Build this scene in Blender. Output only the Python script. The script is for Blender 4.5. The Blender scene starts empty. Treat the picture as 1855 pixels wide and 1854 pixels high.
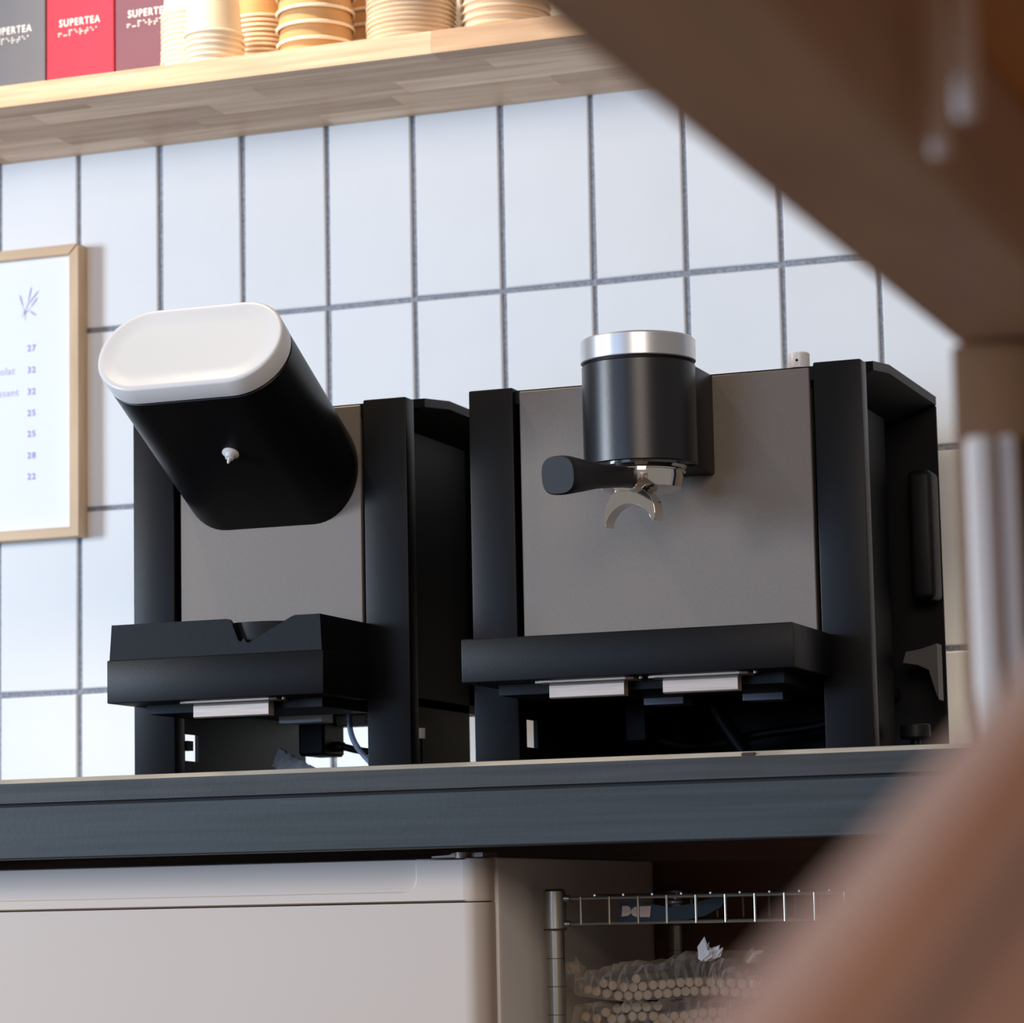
import bpy, bmesh, math, random
from mathutils import Vector, Matrix
random.seed(7)
S = bpy.context.scene
COL = S.collection
ZO = 1.63                      # floor is z = 0, shelf underside is z = 1.63
PI = math.pi

# ------------------------------------------------------------------ camera
cam_d = bpy.data.cameras.new('camera')
cam = bpy.data.objects.new('camera', cam_d); COL.objects.link(cam)
Rv = Vector((0.93670, 0.34940, -0.02030)); Uv = Vector((0.06450, -0.11530, 0.99120)); Fv = Vector((-0.34400, 0.92980, 0.13050))
YAW, PITCH, ROLL = -0.3544, 0.1309, -0.0204
cy, sy, cp, sp, cr, sr = math.cos(YAW), math.sin(YAW), math.cos(PITCH), math.sin(PITCH), math.cos(ROLL), math.sin(ROLL)
Fv = Vector((sy*cp, cy*cp, sp)); r0 = Vector((cy, -sy, 0)); u0 = r0.cross(Fv)
Rv = r0*cr + u0*sr; Uv = u0*cr - r0*sr
CAMP = Vector((1.7066, -2.9468, -0.8526 + ZO))
M = Matrix((Rv, Uv, -Fv)).transposed().to_4x4(); M.translation = CAMP
cam.matrix_world = M
cam_d.sensor_width = 36; cam_d.sensor_fit = 'HORIZONTAL'
cam_d.lens = 5453.66/1855*36
cam_d.clip_start = 0.02
cam_d.dof.use_dof = True; cam_d.dof.focus_distance = 2.58; cam_d.dof.aperture_fstop = 11.0
S.camera = cam

# ------------------------------------------------------------------ light
w = bpy.data.worlds.new('world'); S.world = w; w.use_nodes = True
bg = w.node_tree.nodes['Background']; bg.inputs[0].default_value = (1.0, 0.91, 0.84, 1); bg.inputs[1].default_value = 0.25
def area(name, loc, target, sx, sy_, power, color):
    l = bpy.data.lights.new(name, 'AREA'); l.shape = 'RECTANGLE'; l.size = sx; l.size_y = sy_; l.energy = power; l.color = color
    o = bpy.data.objects.new(name, l); COL.objects.link(o); o.location = loc
    o.rotation_euler = (Vector(target) - Vector(loc)).to_track_quat('-Z', 'Y').to_euler()
    return o
area('daylight_window_side', (-3.3, -3.3, 1.32), (0.4, 0, 1.2), 1.0, 1.2, 185, (0.55, 0.76, 1.0))
area('daylight_window_front', (-1.3, -6.2, 1.25), (0.6, 0, 1.2), 2.4, 0.8, 60, (0.42, 0.64, 1.0))
area('added_warm_fill', (2.3, -4.4, 2.10), (0.8, -0.3, 1.1), 1.6, 1.2, 46, (1.0, 0.86, 0.74))  # added warm fill from behind the camera, not a known lamp
area('room_pendant_lamp', (-2.35, -2.9, 1.78), (0.8, -0.4, 1.1), 0.5, 0.5, 30, (1.0, 0.80, 0.60))
def spot(name, loc, target, power, angle, color, rad=0.05):
    l = bpy.data.lights.new(name, 'SPOT'); l.energy = power; l.spot_size = math.radians(angle); l.spot_blend = 0.9; l.color = color; l.shadow_soft_size = rad
    o = bpy.data.objects.new(name, l); COL.objects.link(o); o.location = loc
    o.rotation_euler = (Vector(target) - Vector(loc)).to_track_quat('-Z', 'Y').to_euler()
spot('shelf_spotlight', (0.05, -0.58, 2.60), (0.42, -0.19, 1.62), 115, 56, (1.0, 0.84, 0.62))
S.view_settings.view_transform = 'Standard'; S.view_settings.look = 'None'
S.view_settings.gamma = 1; S.view_settings.use_curve_mapping = False
S.view_settings.exposure = 0.0

# ------------------------------------------------------------------ materials
def lin(c):
    return tuple(((v/255)/12.92 if v/255 <= 0.04045 else ((v/255+0.055)/1.055)**2.4) for v in c) + (1,)
def mat(name, rgb, rough=0.5, metal=0.0, var=0.0, vscale=(40, 40, 40), bump=0.0, bscale=300, rand=0.0, spec=0.5, coat=0.0, tint=None):
    """principled material; rgb in sRGB 0-255; var = noise driven colour variation stretched by vscale"""
    m = bpy.data.materials.new(name); m.use_nodes = True
    nt = m.node_tree; p = nt.nodes['Principled BSDF']
    p.inputs['Base Color'].default_value = lin(rgb); p.inputs['Roughness'].default_value = rough; p.inputs['Metallic'].default_value = metal
    p.inputs['Specular IOR Level'].default_value = spec; p.inputs['Coat Weight'].default_value = coat
    if var or rand:
        geo = nt.nodes.new('ShaderNodeNewGeometry'); mp = nt.nodes.new('ShaderNodeMapping'); nz = nt.nodes.new('ShaderNodeTexNoise')
        mp.inputs['Scale'].default_value = vscale; nz.inputs['Detail'].default_value = 6; nz.inputs['Scale'].default_value = 1
        nt.links.new(geo.outputs['Position'], mp.inputs['Vector']); nt.links.new(mp.outputs['Vector'], nz.inputs['Vector'])
        oi = nt.nodes.new('ShaderNodeObjectInfo')
        sc = nt.nodes.new('ShaderNodeVectorMath'); sc.operation = 'SCALE'; sc.inputs['Scale'].default_value = 37.0
        cmb = nt.nodes.new('ShaderNodeCombineXYZ')
        for i in range(3): nt.links.new(oi.outputs['Random'], cmb.inputs[i])
        nt.links.new(cmb.outputs[0], sc.inputs[0]); nt.links.new(sc.outputs[0], mp.inputs['Location'])
        ramp = nt.nodes.new('ShaderNodeValToRGB')
        a = lin(rgb); t = tint or (1, 1, 1)
        ramp.color_ramp.elements[0].position = 0.3; ramp.color_ramp.elements[1].position = 0.7
        ramp.color_ramp.elements[0].color = tuple(max(0, a[i]*(1-var*t[i])) for i in range(3)) + (1,)
        ramp.color_ramp.elements[1].color = tuple(min(1, a[i]*(1+var*t[i])) for i in range(3)) + (1,)
        nt.links.new(nz.outputs['Fac'], ramp.inputs['Fac'])
        last = ramp.outputs['Color']
        if rand:
            mr = nt.nodes.new('ShaderNodeMapRange'); mr.inputs['To Min'].default_value = 1-rand; mr.inputs['To Max'].default_value = 1+rand
            nt.links.new(oi.outputs['Random'], mr.inputs['Value'])
            vm = nt.nodes.new('ShaderNodeVectorMath'); vm.operation = 'MULTIPLY'
            nt.links.new(last, vm.inputs[0])
            cm = nt.nodes.new('ShaderNodeCombineXYZ')
            nt.links.new(mr.outputs[0], cm.inputs[0])
            pw = nt.nodes.new('ShaderNodeMath'); pw.operation = 'POWER'; pw.inputs[1].default_value = 1.25; nt.links.new(mr.outputs[0], pw.inputs[0])
            pw2 = nt.nodes.new('ShaderNodeMath'); pw2.operation = 'POWER'; pw2.inputs[1].default_value = 1.5; nt.links.new(mr.outputs[0], pw2.inputs[0])
            nt.links.new(pw.outputs[0], cm.inputs[1]); nt.links.new(pw2.outputs[0], cm.inputs[2])
            nt.links.new(cm.outputs[0], vm.inputs[1]); last = vm.outputs[0]
        nt.links.new(last, p.inputs['Base Color'])
    if bump:
        nb = nt.nodes.new('ShaderNodeTexNoise'); nb.inputs['Scale'].default_value = bscale; nb.inputs['Detail'].default_value = 3
        tc = nt.nodes.new('ShaderNodeNewGeometry'); nt.links.new(tc.outputs['Position'], nb.inputs['Vector'])
        b = nt.nodes.new('ShaderNodeBump'); b.inputs['Strength'].default_value = bump; b.inputs['Distance'].default_value = 0.001
        nt.links.new(nb.outputs['Fac'], b.inputs['Height']); nt.links.new(b.outputs['Normal'], p.inputs['Normal'])
    return m
M_tile = mat('glazed_tile', (246, 246, 246), 0.12, var=0.015, vscale=(12, 12, 12), rand=0.012)
M_grout = mat('grey_grout', (150, 152, 160), 0.9, var=0.35, vscale=(260, 260, 260), bump=0.6, bscale=500)
M_wood = mat('beech_stave', (232, 194, 158), 0.5, var=0.26, vscale=(6, 70, 130), rand=0.27, tint=(0.7, 1, 1.2))
M_frame = mat('oak_frame', (222, 188, 150), 0.55, var=0.10, vscale=(90, 90, 12), tint=(.7, 1, 1.2))
M_frame_h = mat('oak_frame_rail', (222, 188, 150), 0.55, var=0.10, vscale=(12, 90, 90), tint=(.7, 1, 1.2))
M_paper = mat('poster_paper', (250, 250, 252), 0.6)
M_ink = mat('lilac_ink', (150, 152, 205), 0.7)
M_ink2 = mat('pale_lilac_ink', (192, 192, 220), 0.7)
M_black = mat('black_powder_coat', (12, 11, 14), 0.40, var=0.10, vscale=(900, 900, 900), bump=0.12, bscale=1500, spec=0.18)
M_blackd = mat('black_satin', (12, 12, 15), 0.5, bump=0.05, bscale=1500, spec=0.15)
M_hopper = mat('black_hopper_plastic', (8, 8, 11), 0.40, spec=0.25)
M_inner = mat('black_inner_metal', (11, 11, 15), 0.5, spec=0.25)
M_panel = mat('brushed_grey_panel', (120, 110, 102), 0.5, metal=0.22, var=0.06, vscale=(700, 700, 700), bump=0.06, bscale=1200)
M_white = mat('white_plastic', (218, 216, 216), 0.35)
M_silver = mat('satin_aluminium', (205, 205, 208), 0.32, metal=0.75)
M_chrome = mat('polished_chrome', (225, 222, 218), 0.07, metal=1.0)
M_steel = mat('brushed_latch_steel', (184, 168, 156), 0.45, metal=0.5, var=0.12, vscale=(30, 900, 900))
M_lsteel = mat('light_zinc_steel', (222, 226, 232), 0.4, metal=0.25)
M_lever = mat('dark_grey_plastic', (78, 76, 76), 0.5)
M_group = mat('black_group_enamel', (24, 23, 27), 0.33, bump=0.08, bscale=1500)
M_dsteel = mat('dull_steel', (120, 124, 136), 0.4, metal=0.6)
M_handle = mat('black_handle_rubber', (27, 26, 29), 0.5, spec=0.3)
M_counter = mat('grey_stained_wood', (46, 48, 50), 0.6, var=0.45, vscale=(5, 60, 190), bump=0.15, bscale=220)
M_counter2 = mat('slate_stained_beam', (40, 48, 52), 0.6, var=0.30, vscale=(4, 40, 200), bump=0.15, bscale=220)
M_paleedge = mat('pale_wood_edge', (168, 160, 146), 0.6, var=0.2, vscale=(14, 80, 80))  # paler band along the front top bevel of the worktop
M_brown = mat('dark_brown_board', (112, 76, 56), 0.7, var=0.2, vscale=(6, 30, 60))
M_fridge = mat('white_enamel', (206, 190, 177), 0.38)
M_fridge2 = mat('lightened_enamel_side', (232, 226, 222), 0.45)  # cabinet enamel lightened to make up for weak light on its side
M_sealshade = mat('dark_seal_and_gap_shade', (60, 52, 48), 0.8)
M_rackchrome = mat('rack_chrome', (160, 156, 146), 0.34, metal=0.9)
M_straw = mat('paper_straw', (176, 160, 140), 0.7)
M_tea = {'grey': mat('grey_card', (104, 105, 112), 0.55, var=0.03), 'red': mat('red_card', (198, 44, 66), 0.5, var=0.04), 'plum': mat('plum_card', (112, 70, 84), 0.55, var=0.03)}
M_print = mat('white_print', (248, 244, 240), 0.6)
M_cup = mat('white_paper_cup', (244, 226, 196), 0.55)
M_kraft = mat('kraft_paper', (206, 158, 104), 0.65, var=0.05, vscale=(30, 30, 120))
M_rim = mat('cup_rim_paper', (246, 232, 210), 0.5)
M_fg = mat('brown_table_wood', (204, 176, 154), 0.55, var=0.12, vscale=(30, 6, 30))
M_fg0 = mat('brown_leg_wood', (122, 82, 46), 0.55, var=0.12, vscale=(30, 30, 6))
M_fgt = mat('orange_brown_plywood', (228, 172, 116), 0.55, var=0.10, vscale=(30, 6, 30))
M_fg2 = mat('pale_peg_and_leg_highlight', (240, 226, 216), 0.5, var=0.05, vscale=(30, 30, 6))  # pale wood of the pegs; on the legs, a highlight put into colour
M_fg3 = mat('red_brown_chair_wood', (146, 108, 92), 0.42, var=0.08, vscale=(20, 8, 20))
M_floor = mat('floor_boards', (112, 88, 68), 0.5, var=0.12, vscale=(3, 12, 1))
M_tag = mat('pale_tag', (226, 196, 176), 0.7)
def glassy(name, tint, alpha, rough=0.15, edge=0.4):
    m = bpy.data.materials.new(name); m.use_nodes = True; nt = m.node_tree
    for n in list(nt.nodes): nt.nodes.remove(n)
    out = nt.nodes.new('ShaderNodeOutputMaterial'); mx = nt.nodes.new('ShaderNodeMixShader')
    tr = nt.nodes.new('ShaderNodeBsdfTransparent'); pb = nt.nodes.new('ShaderNodeBsdfPrincipled')
    tr.inputs[0].default_value = lin(tint); pb.inputs['Base Color'].default_value = lin(tint); pb.inputs['Roughness'].default_value = rough
    lw = nt.nodes.new('ShaderNodeLayerWeight'); lw.inputs[0].default_value = 0.35
    mr = nt.nodes.new('ShaderNodeMapRange'); mr.inputs['To Min'].default_value = alpha; mr.inputs['To Max'].default_value = min(1, alpha+edge)
    nt.links.new(lw.outputs['Facing'], mr.inputs['Value']); nt.links.new(mr.outputs[0], mx.inputs[0])
    nt.links.new(tr.outputs[0], mx.inputs[1]); nt.links.new(pb.outputs[0], mx.inputs[2]); nt.links.new(mx.outputs[0], out.inputs[0])
    return m
M_clearcup = glassy('clear_plastic_cup', (250, 236, 214), 0.42)
M_film = glassy('clear_bag_film', (246, 240, 232), 0.05, 0.10, 0.55)
M_foil = glassy('crinkled_grey_film', (232, 236, 244), 0.9, 0.25)
M_tube = glassy('clear_hose', (150, 160, 180), 0.5, 0.1)

# ------------------------------------------------------------------ helpers
ORG = {}                         # world origin of every object (rotation free)
def place(o, parent, loc):
    ORG[o.name] = Vector(loc)
    if parent is not None:
        o.parent = parent; o.location = Vector(loc) - ORG[parent.name]
    else:
        o.location = loc
def empty(name, loc, label, cat, group=None):
    o = bpy.data.objects.new(name, None); o.empty_display_size = 0.02; COL.objects.link(o)
    place(o, None, (loc[0], loc[1], loc[2]+ZO)); tag(o, label, cat, group); return o
def tag(o, label=None, cat=None, group=None, kind=None):
    if label: o['label'] = label
    if cat: o['category'] = cat
    if group: o['group'] = group
    if kind: o['kind'] = kind
    return o
def obj(name, bm, m, parent=None, smooth=False, mats=None, angle=None):
    """bm is in scene coordinates (z measured from the shelf underside); links ONE mesh object"""
    for v in bm.verts: v.co.z += ZO
    bmesh.ops.recalc_face_normals(bm, faces=bm.faces)
    lo = Vector((min(v.co.x for v in bm.verts), min(v.co.y for v in bm.verts), min(v.co.z for v in bm.verts)))
    hi = Vector((max(v.co.x for v in bm.verts), max(v.co.y for v in bm.verts), max(v.co.z for v in bm.verts)))
    org = Vector(((lo.x+hi.x)/2, (lo.y+hi.y)/2, lo.z))
    for v in bm.verts: v.co -= org
    me = bpy.data.meshes.new(name)
    if smooth:
        for f in bm.faces: f.smooth = True
    bm.to_mesh(me); bm.free()
    if smooth: me.set_sharp_from_angle(angle=math.radians(angle or 40))
    for mm in (mats or [m]): me.materials.append(mm)
    o = bpy.data.objects.new(name, me); COL.objects.link(o); place(o, parent, org)
    return o
def add_box(bm, x0, x1, y0, y1, z0, z1, bev=0.0, seg=1, midx=0):
    r = bmesh.ops.create_cube(bm, size=1)
    vs = r['verts']
    for v in vs:
        v.co = Vector((x0+(v.co.x+.5)*(x1-x0), y0+(v.co.y+.5)*(y1-y0), z0+(v.co.z+.5)*(z1-z0)))
    fs = set(f for v in vs for f in v.link_faces)
    for f in fs: f.material_index = midx
    if bev:
        es = list(set(e for v in vs for e in v.link_edges))
        bmesh.ops.bevel(bm, geom=es, offset=bev, segments=seg, affect='EDGES', profile=0.5)
    return bm
def box(name, x0, x1, y0, y1, z0, z1, m, parent=None, bev=0.0, seg=1):
    bm = bmesh.new(); add_box(bm, x0, x1, y0, y1, z0, z1, bev, seg)
    return obj(name, bm, m, parent, smooth=bev > 0 and seg > 1)
def add_lathe(bm, prof, axis_o, axis_d, n=32, midx=None, caps=True):
    """prof: list of (radius, s) along the axis"""
    d = Vector(axis_d).normalized(); o = Vector(axis_o)
    a = d.orthogonal().normalized(); b = d.cross(a)
    rings = []
    for r, s in prof:
        rings.append([bm.verts.new(o + d*s + (a*math.cos(2*PI*k/n) + b*math.sin(2*PI*k/n))*r) for k in range(n)])
    for i in range(len(rings)-1):
        for k in range(n):
            f = bm.faces.new((rings[i][k], rings[i][(k+1) % n], rings[i+1][(k+1) % n], rings[i+1][k]))
            if midx: f.material_index = midx[i]
    if caps:
        bm.faces.new(rings[0][::-1]); bm.faces.new(rings[-1])
    return bm
def lathe(name, prof, o, d, m, parent=None, n=32, mats=None, midx=None, caps=True, angle=35):
    bm = bmesh.new(); add_lathe(bm, prof, o, d, n, midx, caps)
    return obj(name, bm, m, parent, True, mats, angle)
def add_tube(bm, pts, r, n=10):
    pts = [Vector(p) for p in pts]; rings = []
    prev = None
    for i, p in enumerate(pts):
        t = (pts[min(i+1, len(pts)-1)] - pts[max(i-1, 0)]).normalized()
        a = (prev - t*prev.dot(t)).normalized() if prev is not None else t.orthogonal().normalized()
        prev = a; b = t.cross(a)
        rr = r[i] if isinstance(r, (list, tuple)) else r
        rings.append([bm.verts.new(p + (a*math.cos(2*PI*k/n)+b*math.sin(2*PI*k/n))*rr) for k in range(n)])
    for i in range(len(rings)-1):
        for k in range(n):
            bm.faces.new((rings[i][k], rings[i][(k+1) % n], rings[i+1][(k+1) % n], rings[i+1][k]))
    bm.faces.new(rings[0][::-1]); bm.faces.new(rings[-1])
    return bm
def spline(pts, n=8):
    pts = [Vector(p) for p in pts]; out = []
    for i in range(len(pts)-1):
        p0, p1, p2, p3 = pts[max(i-1, 0)], pts[i], pts[i+1], pts[min(i+2, len(pts)-1)]
        for k in range(n):
            t = k/n
            out.append(0.5*((2*p1)+(p2-p0)*t+(2*p0-5*p1+4*p2-p3)*t*t+(3*p1-p0-3*p2+p3)*t**3))
    return out + [pts[-1]]
def tube(name, pts, r, m, parent=None, n=10, smooth_path=True):
    bm = bmesh.new(); add_tube(bm, spline(pts) if smooth_path and len(pts) > 2 else pts, r, n)
    return obj(name, bm, m, parent, True)
def add_prism(bm, poly, fn, t0, t1):
    """extrude 2D polygon (list of 2D points) between t0 and t1; fn(u, v, t) -> 3D"""
    A = [bm.verts.new(fn(u, v, t0)) for u, v in poly]; B = [bm.verts.new(fn(u, v, t1)) for u, v in poly]
    n = len(poly)
    bm.faces.new(A); bm.faces.new(B[::-1])
    for i in range(n): bm.faces.new((A[i], B[i], B[(i+1) % n], A[(i+1) % n]))
    return bm
XZ = lambda u, v, t: Vector((u, t, v))
YZ = lambda u, v, t: Vector((t, u, v))
def text_mesh(body, size, fn, offset=0.0, align='CENTER', ext=0.0002, spacing=1.0):
    """flat lettering as a bmesh; fn maps (x, y, depth) to the scene"""
    c = bpy.data.curves.new('lettering_curve', 'FONT'); c.body = body; c.size = size; c.align_x = align; c.offset = offset
    c.extrude = ext; c.resolution_u = 3; c.space_character = spacing
    o = bpy.data.objects.new('lettering_curve', c); COL.objects.link(o)
    dg = bpy.context.evaluated_depsgraph_get(); dg.update()
    me = bpy.data.meshes.new_from_object(o.evaluated_get(dg))
    bpy.data.objects.remove(o); bpy.data.curves.remove(c)
    bm = bmesh.new(); bm.from_mesh(me); bpy.data.meshes.remove(me)
    for v in bm.verts: v.co = fn(v.co.x, v.co.y, v.co.z)
    return bm

# ------------------------------------------------------------------ the setting
wall = tag(obj('wall_back', add_box(bmesh.new(), -0.9, 2.6, 0.0035, 0.12, -1.63, 1.2), M_grout), kind='structure')
TW, TH, G = 0.1018, 0.2022, 0.0030
for c in range(-3, 16):
    for r in range(-2, 5):                      # tile between row lines r and r+1 (downwards)
        x0, x1 = c*TW+0.001+G, (c+1)*TW+0.001-G
        z1, z0 = -r*TH-G+0.0004, -(r+1)*TH+G+0.0004
        if r == 0: z1 = 0.0060               # the upper row runs up behind the shelf
        if r == -1: z0 = 0.0120
        j = lambda s=0.0006: random.uniform(-s, s)
        bm = bmesh.new()
        P = [(x0+j(), z0+j()), (x1+j(), z0+j()), (x1+j(), z1+j()), (x0+j(), z1+j())]
        e = 0.0012; sgn = [(1, 1), (-1, 1), (-1, -1), (1, -1)]
        rb = [bm.verts.new((x, 0.004, z)) for x, z in P]
        rm = [bm.verts.new((x, 0.0012, z)) for x, z in P]
        ry = [random.uniform(-0.0003, 0.0003) for _ in P]
        rf = [bm.verts.new((x+e*s[0], ry[i], z+e*s[1])) for i, ((x, z), s) in enumerate(zip(P, sgn))]
        for A, B in ((rb, rm), (rm, rf)):
            for i in range(4): bm.faces.new((A[i], A[(i+1) % 4], B[(i+1) % 4], B[i]))
        bm.faces.new(rf)
        obj('tile', bm, M_tile, wall)
tag(obj('floor', add_box(bmesh.new(), -4.5, 4.5, -7.5, 0.12, -1.68, -1.63), M_floor), kind='structure')

# ------------------------------------------------------------------ shelf of glued staves
shelf = empty('wall_shelf', (0.5, -0.1, 0.0), 'light wooden wall shelf of glued staves holding tea boxes and paper cups', 'shelf')
rows = [(-0.216, -0.190), (-0.190, -0.176), (-0.176, -0.134), (-0.134, -0.090), (-0.090, -0.046), (-0.046, -0.0005)]
rnd = random.Random(21)
cuts = [[-0.55, 0.62, 1.6], [-0.55, 0.02, 0.215, 0.46, 0.585, 0.90, 1.25, 1.6], [-0.55, -0.12, 0.14, 0.40, 0.66, 0.86, 1.2, 1.6], [-0.55, 0.06, 0.33, 0.545, 0.80, 1.1, 1.6],
        [-0.55, -0.1, 0.12, 0.29, 0.52, 0.70, 0.98, 1.6], [-0.55, 0.02, 0.20, 0.42, 0.63, 0.92, 1.3, 1.6]]
for (y0, y1), cc in zip(rows, cuts):
    for a, b in zip(cc[:-1], cc[1:]):
        box('stave', a, b, y0, y1, 0.0, 0.0235, M_wood, shelf, bev=0.0003)

# ------------------------------------------------------------------ tea boxes
SHT = 0.0235
def tea_box(kind, x0, x1, label):
    t = empty('tea_box', ((x0+x1)/2, -0.06, SHT), label, 'box', 'boxes of tea on the wall shelf')
    box('carton', x0, x1, -0.092, -0.012, SHT, SHT+0.215, M_tea[kind], t, bev=0.0008)
    cx = (x0+x1)/2 - 0.0006
    obj('lettering', text_mesh('SUPERTEA', 0.0116, lambda x, y, z: Vector((cx+x*0.83, -0.0923-z, 0.1216+y)), offset=0.00014, spacing=1.2), M_print, t)
    # rows of raised dots, braille-like
    pat = {'S': '01100', 'cells': ['011010', '001001', '111100', '100010', '111010', '011110', '100010', '100000']}
    bm = bmesh.new()
    for k, cell in enumerate(pat['cells']):
        for i, bit in enumerate(cell):
            if bit == '1':
                dx, dz = cx-0.0255+k*0.0066+(i // 3)*0.0025, 0.1165-(i % 3)*0.0026
                add_box(bm, dx-0.00075, dx+0.00075, -0.0926, -0.0919, dz-0.00075, dz+0.00075)
    obj('braille_dots', bm, M_print, t)
tea_box('grey', 0.0280, 0.1113, 'grey tea box at the left end of the shelf')
tea_box('red', 0.1133, 0.1963, 'bright red tea box between the grey and plum boxes')
tea_box('plum', 0.1983, 0.2813, 'plum coloured tea box half hidden by white cups')

# ------------------------------------------------------------------ cups
def cup_mesh(name, rb, rt, h, wall_t, rim_r, mats):
    """inverted cup, mouth at z=0, base at z=h"""
    bm = bmesh.new()
    prof = [(rb-0.004, h-0.004), (rb-0.0035, h), (rb, h), (rt, rim_r*1.2)]
    mid = [0, 0, 0]
    for k in range(7):
        a = PI/2 - k*PI/3*1.0
        prof.append((rt+0.0004+rim_r*math.cos(a)*0.9+rim_r*0.2, rim_r+rim_r*math.sin(a))); mid.append(1)
        if k == 4: break
    prof += [(rt-wall_t, rim_r*0.5), (rb-wall_t, h-0.003)]; mid += [1, 0]
    add_lathe(bm, prof, (0, 0, 0), (0, 0, 1), 36, mid, caps=False)
    bmesh.ops.recalc_face_normals(bm, faces=bm.faces)
    me = bpy.data.meshes.new(name)
    for f in bm.faces: f.smooth = True
    bm.to_mesh(me); bm.free(); me.set_sharp_from_angle(angle=math.radians(50))
    for mm in mats: me.materials.append(mm)
    return me
ORD = ['bottom', 'second', 'third', 'fourth', 'fifth', 'sixth', 'seventh', 'eighth', 'ninth', 'tenth', 'eleventh', 'twelfth', 'thirteenth', 'fourteenth', 'fifteenth', 'sixteenth', 'seventeenth', 'eighteenth']
def stack(name, me, x, y, n, pitch, desc, where, group):
    first = None
    for k in range(n):
        if first is None:
            o = bpy.data.objects.new(name, me); first = o
        else:
            o = first.copy()
        COL.objects.link(o)
        o.location = (x+random.uniform(-.0004, .0004), y+random.uniform(-.0004, .0004), SHT+ZO+k*pitch)
        o.rotation_euler = (0, 0, random.uniform(0, 6.28))
        lab = f'{desc}, {ORD[k]}' + (' cup' if k == 0 else ' from the bottom') + f' of {where}'
        tag(o, lab, 'cup', group)
me_small = cup_mesh('paper_cup', 0.0235, 0.0305, 0.075, 0.0006, 0.0016, [M_cup, M_rim])
me_bowl = cup_mesh('kraft_cup', 0.0300, 0.0395, 0.085, 0.0007, 0.0019, [M_kraft, M_rim])
me_kc = cup_mesh('kraft_small_cup', 0.0245, 0.0315, 0.080, 0.0006, 0.0016, [M_kraft, M_rim])
me_clear = cup_mesh('clear_cup', 0.032, 0.0455, 0.105, 0.0005, 0.0014, [M_clearcup, M_clearcup])
stack('paper_cup', me_small, 0.3085, -0.128, 14, 0.0058, 'white paper cup', 'the tall stack against the plum tea box', 'white cups stacked by the plum tea box')
stack('paper_cup', me_small, 0.3620, -0.183, 6, 0.0063, 'white paper cup', 'the short front stack of white cups', 'white cups in the short front stack')
stack('paper_cup', me_kc, 0.3755, -0.095, 14, 0.0054, 'brown paper cup', 'the close-packed stack behind the short one', 'brown cups in the close-packed stack')
stack('kraft_cup', me_bowl, 0.4640, -0.150, 5, 0.0172, 'large kraft cup', 'the widely spaced front stack', 'kraft cups in the front stack')
stack('kraft_cup', me_bowl, 0.4930, -0.062, 6, 0.0172, 'large kraft cup', 'the rear stack beside the clear cups', 'kraft cups in the rear stack')
stack('clear_cup', me_clear, 0.5680, -0.140, 15, 0.0052, 'clear plastic cup', 'the stack right of the kraft cups', 'clear cups right of the kraft cups')
stack('clear_cup', me_clear, 0.6650, -0.120, 8, 0.0085, 'clear plastic cup', 'the stack nearest the blurred wooden beam', 'clear cups nearest the wooden beam')

# ------------------------------------------------------------------ framed menu
menu = empty('framed_menu', (0.0, -0.01, -0.436), 'white price list in a thin light wood frame hung on the tiles', 'framed menu')
X0, X1, Z0, Z1, FW = -0.135, 0.1135, -0.4357, -0.1060, 0.0108
def rail(name, poly, m):
    bm = bmesh.new(); add_prism(bm, poly, XZ, -0.022, -0.0008)
    return obj(name, bm, m, menu)
g = 0.0004
rail('frame_rail', [(X1, Z0), (X1, Z1-g*3), (X1-FW, Z1-FW-g*3), (X1-FW, Z0+FW)], M_frame)
rail('frame_rail', [(X0, Z0), (X0, Z1), (X0+FW, Z1-FW), (X0+FW, Z0+FW)], M_frame)
rail('frame_rail', [(X0, Z1), (X1-g*3, Z1), (X1-FW-g*3, Z1-FW), (X0+FW, Z1-FW)], M_frame_h)
rail('frame_rail', [(X0, Z0), (X1, Z0), (X1-FW, Z0+FW), (X0+FW, Z0+FW)], M_frame_h)
box('poster', X0+FW-0.002, X1-FW+0.002, -0.0120, -0.0080, Z0+FW-0.002, Z1-FW+0.002, M_paper, menu)
YT = -0.0121
mk = lambda cx, cz: (lambda x, y, z: Vector((cx+x, YT-z, cz+y)))
NZ = [-0.2215, -0.2463, -0.2710, -0.2953, -0.3190, -0.3435, -0.3673]
for s, z in zip(['27', '32', '32', '25', '25', '28', '22'], NZ):
    obj('price', text_mesh(s, 0.0098, mk(0.0494, z), offset=0.00016, spacing=1.18), M_ink, menu)
obj('menu_word', text_mesh('chocolat', 0.0118, mk(0.0282, -0.2463), align='RIGHT', spacing=1.08, offset=0.00003), M_ink2, menu)
obj('menu_word', text_mesh('croissant', 0.0118, mk(0.0330, -0.2710), align='RIGHT', spacing=1.08, offset=0.00003), M_ink2, menu)
bm = bmesh.new()
def stroke(a, b, w0, w1):
    a, b = Vector(a), Vector(b); d = (b-a).normalized(); n = Vector((-d.y, d.x))
    pts = [(a-n*w0*.3), (a+(b-a)*.3-n*w0), (b-n*w1), (b+n*w1), (a+(b-a)*.3+n*w0), (a+n*w0*.3)]
    add_prism(bm, [(p.x, p.y) for p in pts], XZ, YT-0.0002, YT)
for a, b in (((.0345, -.1563), (.0382, -.1685)), ((.0493, -.1482), (.0455, -.1640)), ((.0585, -.1535), (.0462, -.1668)), ((.0571, -.1612), (.0493, -.1705)), ((.0475, -.1757), (.0552, -.1812))):
    stroke(a, b, 0.0008, 0.0005)
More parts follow.
